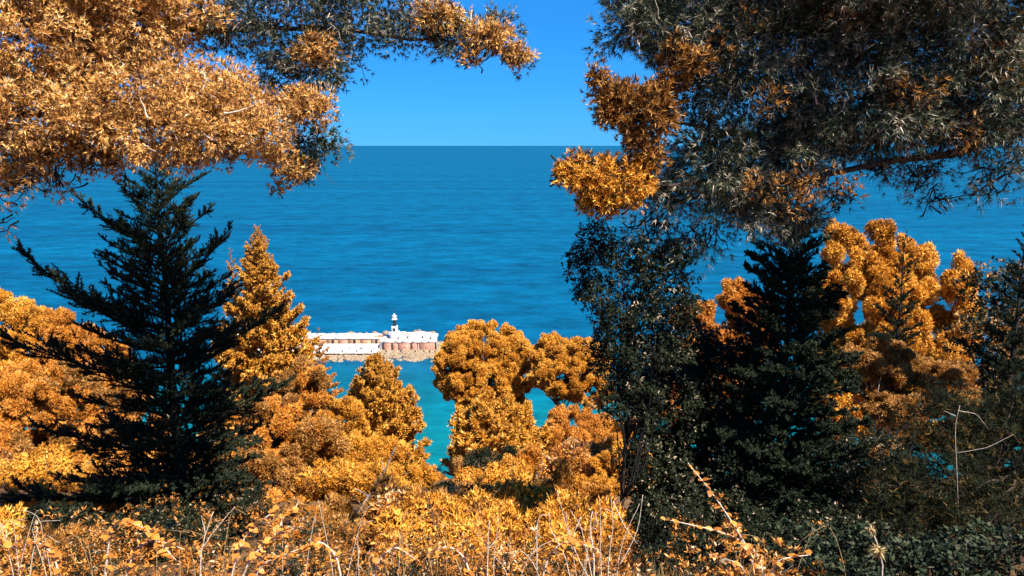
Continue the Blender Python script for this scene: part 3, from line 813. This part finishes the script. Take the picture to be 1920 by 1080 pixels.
near_pine('overhanging_pine', 'near grey-green pine with orange branch tips hanging above the black fir', (8.6, 9.4),
    [(8.6, 9.4, 78), (8.3, 9.3, 80.5), (8.2, 9.2, 83), (8.3, 9.2, 87)],
    [('crown', PINE, [e(1230, 45, 120, 62, 8.6), e(1360, 120, 120, 110, 8.8), e(1480, 60, 150, 90, 9), e(1560, 180, 170, 110, 9), e(1720, 90, 170, 110, 9), e(1840, 160, 150, 110, 9), e(1340, 290, 90, 90, 8.8), e(1450, 290, 110, 90, 9),
                      e(1640, 230, 150, 60, 9), e(1830, 235, 120, 42, 9), e(1400, 385, 90, 52, 9), e(1255, 360, 60, 45, 8.9), e(1480, 400, 70, 40, 9.1), e(1930, 60, 110, 140, 9), e(1250, -40, 130, 50, 8.8), e(1600, -10, 320, 50, 9.2)],
      .13, 1.7, 19, 8, .085, .009, .0, 1.7, (.1, 1.0), None),
     ('upper_crown', PINE, [e(2080, 60, 150, 180, 9), e(1650, -150, 420, 90, 9.2), e(1250, -130, 150, 60, 8.8)], .2, 1.2, 9, 9, .14, .025, .15, 1.5, (.2, 1), None),
     ('spray', RUST, [e(1150, 190, 42, 40, 8.3), e(1205, 205, 62, 48, 8.3), e(1122, 150, 16, 22, 8.3), e(1200, 262, 30, 30, 8.3), e(1225, 290, 24, 24, 8.3), e(1250, 170, 30, 26, 8.3), e(1262, 105, 22, 34, 8.3), e(1305, 120, 26, 26, 8.2)], .09, 2.6, 10, 10, .065, .011, .6, 1.2, (.3, 1), 'branch tip painted sunlit in rust orange against the sky'),  # sunlit tips of the dark crown: sunlight put into the needle colour
     ('spray', GOLD, [e(1100, 330, 52, 30, 8.3), e(1160, 345, 60, 42, 8.3), e(1050, 325, 22, 12, 8.3), e(1085, 305, 14, 16, 8.3), e(1130, 375, 45, 24, 8.3), e(1195, 315, 26, 20, 8.3)], .085, 2.6, 10, 10, .06, .011, .6, 1.2, (.3, 1), 'branch tip painted sunlit in golden orange against the sea'),
     ('spray', RUST, [e(1540, 342, 70, 26, 8.4), e(1440, 350, 50, 28, 8.4), e(1590, 365, 30, 16, 8.5), e(1480, 390, 30, 18, 8.5), e(1395, 40, 26, 22, 8.4), e(1560, 45, 40, 24, 8.5), e(1700, 170, 60, 26, 8.4), e(1440, 190, 30, 40, 8.3), e(1800, 250, 50, 22, 8.5), e(1340, 110, 30, 40, 8.3), e(1860, 130, 50, 50, 8.6), e(1890, 60, 40, 40, 8.6)], .1, .8, 6, 8, .07, .009, .3, 1.2, (.3, 1), 'patch of needles painted sunlit in tan inside the crown'),
     ('hanging_spray', PINE, [e(1640, 310, 60, 40, 9.2), e(1720, 325, 70, 45, 9.2), e(1750, 370, 40, 22, 9.2), e(1860, 340, 55, 50, 9), e(1900, 300, 50, 40, 9), e(1310, 450, 70, 45, 9), e(1220, 430, 60, 40, 9), e(1570, 375, 40, 40, 9.1)], .1, .6, 6, 9, .11, .007, -.7, 1.6, (.1, 1), 'thin drooping needle twigs over the sea')],
    [((8.25, 9.2, 82.5), at(1330, 300, 8.8), .10, .03), ((8.3, 9.3, 81.2), at(1260, 380, 8.9), .08, .05), (at(1400, 260, 8.8), at(1130, 180, 8.3), .03, .02), (at(1330, 340, 8.8), at(1060, 325, 8.3), .03, .04), ((8.2, 9.2, 83.5), at(1180, 60, 8.6), .09, .0),
     ((8.3, 9.3, 80.8), at(1650, 300, 9.1), .035, .03), ((8.3, 9.3, 80.6), at(1740, 380, 9.1), .03, .0), (at(1560, 320, 8.8), at(1420, 395, 8.8), .02, -.02), (at(1900, 215, 8.7), at(1640, 235, 8.7), .03, -.06)],
    230)

# ---------------------------------------------------------------- dark saplings and thicket on the right
tree('sparse_sapling', 'sparse small-leaved dark sapling, the sea showing between its twigs', [e(1085, 490, 34, 28, 9), e(1130, 455, 50, 42, 9), e(1200, 490, 60, 55, 9), e(1110, 540, 42, 48, 9), e(1150, 590, 60, 60, 9), e(1220, 570, 60, 60, 9), e(1170, 660, 70, 55, 9), e(1250, 640, 60, 60, 9), e(1270, 560, 50, 60, 9), e(1180, 740, 70, 60, 9), e(1260, 480, 50, 40, 9)],
     LEAFD, base=at(1180, 900, 9), rc=.1, cover=1.25, M=10, n=8, L=.045, w=.016, up=.3, kind='leaf', trunk_r=.024, limbs=60, bark=BARKD, shell=(.05, 1.0), trunk_top=at(1150, 470, 9))
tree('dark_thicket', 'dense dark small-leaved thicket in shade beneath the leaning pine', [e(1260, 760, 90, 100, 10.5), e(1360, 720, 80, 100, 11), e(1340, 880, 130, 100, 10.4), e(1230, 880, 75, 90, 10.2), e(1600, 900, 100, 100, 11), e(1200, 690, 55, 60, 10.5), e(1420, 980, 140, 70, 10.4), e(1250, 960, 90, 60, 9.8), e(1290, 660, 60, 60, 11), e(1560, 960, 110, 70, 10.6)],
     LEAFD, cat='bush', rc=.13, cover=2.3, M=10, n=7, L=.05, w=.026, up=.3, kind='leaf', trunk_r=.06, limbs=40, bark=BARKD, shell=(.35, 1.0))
tree('long_needled_pine', 'shaded olive pine with long needles below the tall golden tree', [e(1790, 790, 110, 70, 8.5), e(1760, 890, 110, 80, 8), e(1880, 850, 100, 90, 8.2), e(1700, 960, 110, 80, 7.8), e(1850, 980, 140, 90, 7.6), e(1930, 780, 80, 80, 8.2)],
     OLIVE, rc=.14, cover=1.9, M=15, n=10, L=.085, w=.005, up=.2, trunk_r=.06, limbs=40, bark=BARK, shell=(.3, 1.0), tj=.25)
tree('rust_pine', 'rusty pine bough catching sun above the long-needled pine', [e(1640, 690, 70, 50, 12), e(1740, 720, 80, 50, 12), e(1690, 770, 60, 26, 11.5)],
     RUST, rc=.14, cover=1.2, M=9, n=9, L=.09, w=.011, up=.4, trunk_r=.05, limbs=26, bark=TWIG, shell=(.4, 1.0))

for px, py, rx, ry, Y, lab, m in (
    (810, 975, 80, 62, 14, 'rounded amber bush below the gap of turquoise water', AMB), (960, 985, 100, 62, 13, 'wide amber bush in front of the upswept pine', GOLD),
    (1060, 950, 70, 70, 15, 'amber bush at the foot of the amber pine', AMB), (600, 1000, 90, 62, 12, 'rust bush below the rust pine', RUST), (700, 1030, 90, 50, 11, 'orange bush under the dead branch', AMB),
    (560, 1020, 70, 60, 11.5, 'rust bush at the trunk of the tall dark fir', RUST), (240, 960, 90, 60, 15.5, 'amber bush behind the tall dark fir', AMB), (90, 980, 130, 62, 12.5, 'amber bush below the mottled amber tree', AMB),
    (1150, 1000, 60, 55, 12, 'golden bush against the dark thicket', GOLD), (1000, 900, 60, 60, 26, 'amber bush between upswept pine and amber pine', AMB), (800, 925, 60, 42, 27, 'amber bush on the slope above the harbour shore', RUST)):
    tree('slope_bush', lab, [e(px, py, rx * .8, ry * .9, Y), e(px - rx * .6, py + ry * .4, rx * .55, ry * .7, Y - .3), e(px + rx * .6, py + ry * .3, rx * .55, ry * .75, Y + .2), e(px, py + ry, rx, ry, Y - .2)],
         m, cat='bush', rc=.009 * Y + .03, cover=1.2, M=13, n=8, L=.006 * Y + .02, w=.001 * Y, up=1.0, elong=1.6, trunk_r=.04, limbs=20, shell=(.45, 1), mat2=RUST if m is not RUST else AMB, frac2=.25)
for px, py, rx, ry, Y, lab in ((1105, 868, 40, 42, 28, 'dark bush added as the shaded hole under the amber pine'), (825, 900, 16, 30, 40, 'small dark bush added as the shaded hole at the shore end of the water gap'), (300, 995, 130, 50, 10.5, 'black-leaved bush at the trunk of the tall dark fir'), (460, 950, 60, 50, 12, 'black-leaved bush between the tall dark fir and the rust pine'), (1340, 990, 130, 50, 8, 'black-leaved bush behind the long bramble cane'), (1560, 1000, 120, 55, 7.5, 'black-leaved bush behind the dry weed'), (1660, 900, 90, 90, 9.5, 'black-leaved bush against the long-needled pine')):  # first two are dark leaves standing in for shaded holes between trees
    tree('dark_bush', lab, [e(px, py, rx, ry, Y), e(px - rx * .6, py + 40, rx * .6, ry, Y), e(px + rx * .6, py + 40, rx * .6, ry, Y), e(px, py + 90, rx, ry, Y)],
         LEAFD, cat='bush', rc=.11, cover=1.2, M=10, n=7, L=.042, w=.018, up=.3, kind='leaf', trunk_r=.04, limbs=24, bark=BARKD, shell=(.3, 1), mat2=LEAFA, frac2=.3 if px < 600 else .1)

# ---------------------------------------------------------------- undergrowth on the slope: shared shrub shapes
def shrub_mesh(seed, mat, leafy):
    r = np.random.default_rng(seed)
    Vs, ts = [], []
    for i in range(17):
        u = unit(r.normal(0, 1, 3) * np.array([1, 1, .5]) + np.array([0, 0, .3]))
        c = u * np.array([.62, .62, .42]) * r.uniform(.55, 1.1) + np.array([0, 0, .5])
        R3 = r.uniform(.17, .3)
        k = 200
        v = rand_dirs(k, r); f = r.uniform(.6, 1, (k, 1))
        C = c + v * f * R3 * np.array([1, 1, 1.25])
        T = np.clip(r.uniform(.15, .9) + r.normal(0, .14, k), 0, 1)
        D = unit(v + u * .5 + np.array([0, 0, .6])); Q = unit(v + .3 * u)
        V, t = (leaf_quads(C, D, 2, .075, .036, .5, T, r, .16, Q, .6) if leafy else needle_tris(C, D, 5, .085, .024, .45, T, r, .16, Q, .55))
        Vs.append(V); ts.append(t)
    V = np.vstack(Vs)
    return mesh_from('foliage', V, np.arange(len(V)).reshape(-1, 4 if leafy else 3), mat, np.concatenate(ts))
def stems_mesh(seed):
    r = np.random.default_rng(seed); mb = MB()
    for _ in range(9):
        d = r.normal(0, .4, 2)
        mb.tube(limb_path(np.array([d[0] * .15, d[1] * .15, -.12]), np.array([d[0], d[1], r.uniform(.6, 1.0)]), 0, 5, .05, r), np.linspace(.018, .004, 5), 5)
    return mb.mesh('stems', BARK)
SH = [shrub_mesh(s, m, lf) for s, (m, lf) in enumerate([(AMB, 0), (GOLD, 0), (LEAFA, 1), (RUST, 0), (LEAFD, 1)])]
SS = [stems_mesh(s) for s in range(3)]
LOOK = ('amber needle-leaved', 'golden needle-leaved', 'amber broad-leaved', 'rust', 'dark-leaved')
MARKS = [(tuple(o.location), nm) for o in bpy.data.objects if o.parent is None and o.get('category') in ('tree', 'bush') for nm in [PLACE.get(o['label'])] if nm]
n = 0
for i in range(1500):
    Y = 8.5 + 62 * random.random() ** 1.6
    px = random.uniform(-120, 1320)
    if (px > 1150 and Y < 26) or (px < 620 and 12.5 < Y < 15.5) or (140 < px < 580 and Y < 15.5): continue
    x0 = (px - 960) / F * Y * 1.03
    g = gz(x0, Y)
    s = random.uniform(.75, 1.3) * (.5 + min(Y, 50) / 45)
    h = 1.2 * s
    lim = 23.2 if 735 < px < 880 or 975 < px < 1065 else (24.6 if Y < 17 else 20.8)
    if math.degrees(math.atan2(CAM_Z - g - h, Y)) < lim: continue
    k = random.choice((0, 0, 0, 1, 1, 1, 1, 2, 2, 3, 3, 4))
    near = min(MARKS, key=lambda q: (q[0][0] - x0) ** 2 + (q[0][1] - Y) ** 2)[1]
    r_ = empty('slope_shrub', (x0, Y, g), 'low %s shrub on the slope near %s' % (LOOK[k], near), 'shrub', 'shrubs covering the slope')
    a = random.uniform(0, 6.3)
    for nm, me in (('foliage', SH[k]), ('stems', SS[k % 3])):
        o = link(nm, me, r_); o.rotation_euler = (0, 0, a); o.scale = (s, s, s * random.uniform(.9, 1.15))
    n += 1
    if n >= 230: break

# ---------------------------------------------------------------- foreground bushes, brambles, dry stalks
fg = [((90, 1040, 150, 50, 6.2), 'amber leafy bush under the lowest arms of the tall dark fir', LEAFA),
      ((330, 1065, 110, 45, 5.8), 'amber leafy bush at the foot of the dark fir', LEAFA),
      ((540, 1035, 110, 60, 6.0), 'mottled amber leafy bush below the rust pine', LEAFA),
      ((740, 1060, 120, 50, 6.4), 'orange fine-leaved bush below the dead branch', LEAFA),
      ((930, 1045, 110, 60, 6.2), 'amber bush with dry stems below the upswept pine', LEAFA),
      ((1110, 1050, 100, 55, 6.0), 'amber bush tangled with bleached stems beside the dark thicket', LEAFA),
      ((1390, 1075, 140, 36, 5.2), 'amber bramble bush in front of the dark thicket', LEAFA)]
for (px, py, rx, ry, Y), lab, m in fg:
    tree('leafy_bush', lab, [e(px, py, rx, ry, Y), e(px - rx * .5, py + 30, rx * .7, ry, Y - .2), e(px + rx * .5, py + 25, rx * .7, ry, Y + .2), e(px, py + 90, rx, ry * 1.3, Y - .3)],
         m, cat='bush', rc=.1, cover=.8, M=9, n=6, L=.045, w=.013, up=.5, elong=1.8, kind='leaf', trunk_r=.03, limbs=30, shell=(.2, 1.15), mat2=LEAFD, frac2=.26)  # dark leaves mixed in to paint the black shade gaps
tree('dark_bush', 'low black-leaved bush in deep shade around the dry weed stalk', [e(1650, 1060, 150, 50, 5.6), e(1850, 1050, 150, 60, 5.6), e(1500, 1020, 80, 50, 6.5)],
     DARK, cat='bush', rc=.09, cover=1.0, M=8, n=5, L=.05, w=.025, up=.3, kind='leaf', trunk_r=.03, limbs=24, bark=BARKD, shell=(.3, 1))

def big_leaf(seed, mat_tint):
    """serrated folded oval leaf, length 1 along +X"""
    r = np.random.default_rng(seed)
    t = np.linspace(0, 1, 8)
    wd = .36 * np.sin(math.pi * t ** .8) ** .8 * (1 + .12 * (np.arange(8) % 2)) ; wd[0] = .02; wd[-1] = .005
    bend = -.25 * t ** 2
    mid = np.column_stack([t, np.zeros(8), bend])
    lf = np.column_stack([t - .03, wd, bend + .14 * wd + r.normal(0, .012, 8)])
    rt = np.column_stack([t - .03, -wd, bend + .14 * wd + r.normal(0, .012, 8)])
    V = np.vstack([mid, lf, rt])
    i = np.arange(7)
    Q = np.vstack([np.stack([i, i + 1, 9 + i, 8 + i], -1), np.stack([i, 16 + i, 17 + i, i + 1], -1)])
    return mesh_from('leaf', V, Q, LEAFA, np.full(24, mat_tint))
LV = [big_leaf(s, tv) for s, tv in enumerate((.12, .3, .42, .52, .6, .7, .8))]
def bramble(label, stems, Ll=(.036, .072), every=.05, mat=TWIG, skip=0.):
    p0 = np.asarray(stems[0][0]); base = np.array([p0[0], p0[1], gz(p0[0], p0[1])])
    root = empty('bramble', tuple(base), label, 'bramble')
    for pts in stems:
        P = np.asarray(pts, float)
        tt = np.linspace(0, 1, 14); kk = np.linspace(0, 1, len(P))
        C = np.column_stack([np.interp(tt, kk, P[:, j]) for j in range(3)])
        for _ in range(2): C[1:-1] = (C[:-2] + 2 * C[1:-1] + C[2:]) / 4
        MB().tube(C, np.linspace(.009, .003, 14), 5).build('stem', mat, root, base)
        L = np.linalg.norm(np.diff(C, axis=0), axis=1).sum()
        m = int(L / every)
        for i in range(m):
            f = (i + .5) / m
            if f < .12: continue
            c = np.array([np.interp(f, tt, C[:, j]) for j in range(3)])
            for sd in range(random.choice((1, 2, 3))):
                if random.random() < skip: continue
                o = link('leaf', random.choice(LV), root)
                o.location = tuple(c - base)
                o.rotation_euler = (random.uniform(-.6, .6), random.uniform(-.7, .5), random.uniform(0, 6.3))
                s = random.uniform(*Ll); o.scale = (s, s, s)
def gp(px, Y, dz=-.05):
    x0 = (px - 960) / F * Y * 1.1
    return np.array([x0, Y, gz(x0, Y) + dz])
bramble('arching bramble with large orange leaves at the foot of the dark fir', [[gp(180, 5), at(200, 1000, 5), at(225, 975, 5), at(270, 985, 4.9), at(330, 1050, 4.8)], [gp(200, 5), at(240, 1040, 5), at(290, 1010, 5), at(345, 1030, 5)], [gp(120, 5), at(110, 1040, 5), at(60, 1010, 5), at(10, 1030, 5)]])
bramble('orange-leaved bramble sprig rising beside the dark fir', [[gp(400, 5), at(440, 1040, 5), at(470, 990, 5), at(520, 955, 5.1)], [gp(430, 5), at(455, 1050, 5), at(530, 1000, 5), at(560, 940, 5)], [gp(450, 5), at(480, 1060, 5), at(560, 1030, 5)]])
bramble('long bramble cane arching across the dark thicket', [[gp(1420, 5.2), at(1420, 1060, 5.2), at(1380, 990, 5.2), at(1340, 930, 5.2), at(1290, 868, 5.3)], [gp(1400, 5.2), at(1440, 1050, 5.2), at(1370, 1000, 5.2), at(1240, 972, 5.2)], [gp(1420, 5.2), at(1450, 1050, 5.1), at(1520, 1040, 5.1)], [gp(1390, 5.2), at(1400, 1060, 5.1), at(1330, 1040, 5.1)]], every=.06, Ll=(.032, .062), skip=.2)
bramble('low orange bramble among the bushes below the upswept pine', [[gp(1000, 5), at(1020, 1050, 5), at(1060, 1010, 5), at(1120, 1030, 5)], [gp(900, 5), at(880, 1050, 5), at(840, 1020, 5), at(800, 1040, 5)]], Ll=(.032, .062))
bramble('orange-leaved bramble below the dead branch', [[gp(640, 5), at(640, 1050, 5), at(600, 1010, 5), at(560, 1035, 5)], [gp(680, 5), at(700, 1060, 5), at(740, 1020, 5), at(780, 1050, 5)]], Ll=(.032, .062))

def dead_shrub(name, label, stems, r0=.012, cat='dead branch', mat=TWIG):
    p0 = np.asarray(stems[0][0]); base = np.array([p0[0], p0[1], gz(p0[0], p0[1])])
    root = empty(name, tuple(base), label, cat)
    for q, pts in enumerate(stems):
        P = np.asarray(pts, float)
        tt = np.linspace(0, 1, 12); kk = np.linspace(0, 1, len(P))
        C = np.column_stack([np.interp(tt, kk, P[:, j]) for j in range(3)])
        C[1:-1] = (C[:-2] + 2 * C[1:-1] + C[2:]) / 4
        C[1:-1] += rng.normal(0, r0 * .2, (10, 3))
        rr = r0 * (1 if q == 0 else .6)
        MB().tube(C, np.linspace(rr, rr * .35, 12), 5).build('stem', mat, root, base)
dead_shrub('dead_branch', 'bleached forked dead branch rising through the big amber bush', [[gp(655, 15), at(662, 985, 15), at(690, 930, 15), at(720, 885, 15), at(742, 838, 15)], [at(690, 930, 15), at(665, 915, 15)], [at(700, 915, 15), at(735, 915, 15)], [at(720, 885, 15), at(716, 862, 15)]], .035)
dead_shrub('dead_shrub', 'tangle of bleached bending stems beside the dark thicket', [[gp(1110, 5.5), at(1115, 1050, 5.5), at(1105, 985, 5.5), at(1112, 950, 5.5), at(1122, 990, 5.5)]] +
    [[gp(1110 + random.uniform(-60, 70), 5.5), at(1115 + dx, 1050, 5.5), at(1110 + dx * 1.6, 990, 5.5), at(1112 + dx * 1.9 + random.uniform(-20, 20), 935 + random.uniform(-20, 30), 5.5)] for dx in (-50, -30, -12, 10, 25, 42, 55)] +
    [[at(1150, 940, 5.5), at(1170, 985, 5.5), at(1195, 1020, 5.5)], [at(1090, 970, 5.5), at(1075, 1000, 5.5), at(1080, 1040, 5.5)]], .008, 'dead shrub')
dead_shrub('dead_shrub', 'two thin upright dry stems below the upswept pine', [[gp(915, 5.5), at(913, 1060, 5.5), at(918, 975, 5.5)], [gp(930, 5.5), at(925, 1050, 5.5), at(935, 970, 5.5)], [at(915, 1030, 5.5), at(940, 1000, 5.5)]], .007, 'dead shrub')
dead_shrub('bare_twigs', 'pale bare twigs standing before the foot of the dark fir', [[gp(370, 5.2), at(375, 1050, 5.2), at(385, 1000, 5.2), at(400, 960, 5.2)], [at(378, 1030, 5.2), at(410, 985, 5.2), at(440, 950, 5.2)], [at(385, 1000, 5.2), at(378, 968, 5.2)]], .007, 'twigs')
dead_shrub('bare_twigs', 'bleached forked twigs in the shade under the golden tree', [[gp(1790, 8), at(1795, 900, 7.4), at(1790, 800, 7.3), at(1800, 760, 7.3)], [at(1792, 780, 7.3), at(1770, 770, 7.3)], [at(1795, 770, 7.3), at(1830, 775, 7.3), at(1850, 800, 7.3)], [at(1790, 850, 7.3), at(1850, 840, 7.2), at(1900, 815, 7.2)]], .0045, 'twigs')

for q, (px, w_, lab) in enumerate(((300, 120, 'tangle of thin dry stems before the black-leaved bush'), (620, 130, 'tangle of thin dry stems over the mottled amber bush'), (820, 120, 'tangle of thin dry stems over the orange fine-leaved bush'), (1000, 100, 'tangle of thin dry stems beside the upright dry stems'), (1480, 130, 'tangle of thin dry stems before the black fir'), (60, 110, 'tangle of thin dry stems under the lowest fir arms'))):
    st = []
    for k in range(8):
        a_ = px + random.uniform(-w_, w_); b_ = a_ + random.uniform(-60, 60); Yk = random.uniform(4.9, 6.2); c_ = random.uniform(945, 1040)
        st.append([gp(a_, Yk), at(a_ * .6 + b_ * .4, 1070, Yk), at(b_, c_, Yk), at(b_ + random.uniform(-70, 70), c_ + random.uniform(-25, 45), Yk)])
    dead_shrub('dead_shrub', lab, st, .0055, 'dead shrub', TWIG if q % 2 else STRAWB)
# dry thistle-like weed with seed heads
w0 = gp(1650, 4.8); wb = np.array([w0[0], w0[1], gz(w0[0], w0[1])])
weed = empty('dry_weed', tuple(wb), 'dry weed stalk with papery seed heads in dark grass', 'weed')
C = np.array([w0, at(1655, 1060, 4.8), at(1645, 1020, 4.8), at(1632, 985, 4.8)])
MB().tube(C, np.linspace(.006, .003, 4), 5).build('stem', TWIG, weed, wb)
for px, py, s in ((1633, 992, .03), (1647, 1030, .045)):
    c = at(px, py, 4.8)
    C_ = np.repeat(c[None], 40, 0)
    foliage_obj('seed_head', C_ + rng.normal(0, .008, C_.shape), unit(rng.normal(0, .6, C_.shape) + np.array([0, 0, -.8])), rng.uniform(.2, 1, 40), STRAW, weed, wb, 'needle', 3, s * 1.4, .007, .3)

# dry grass tufts (uncountable) along the near edge of the slope
N = 2600
gx_ = rng.uniform(-4.2, 4.2, N); gy_ = rng.uniform(3.9, 7.5, N)
m_ = (gx_ > 1.3) | (rng.uniform(0, 1, N) < .5)
gx_, gy_ = gx_[m_], gy_[m_]
Cg = np.column_stack([gx_, gy_, ground_z(gx_, gy_) - .02])
o = foliage_obj('dry_grass', Cg, np.tile([0, 0, 1.], (len(Cg), 1)), rng.uniform(0, 1, len(Cg)), STRAW, None, (0, 0, 0), 'needle', 6, .42, .007, .33)
tag(o, 'dry straw-coloured grass along the near edge of the slope', 'grass', kind='stuff')
print('objects', len(bpy.data.objects), 'tris', sum(len(m.loops) - 2 * len(m.polygons) for m in bpy.data.meshes))
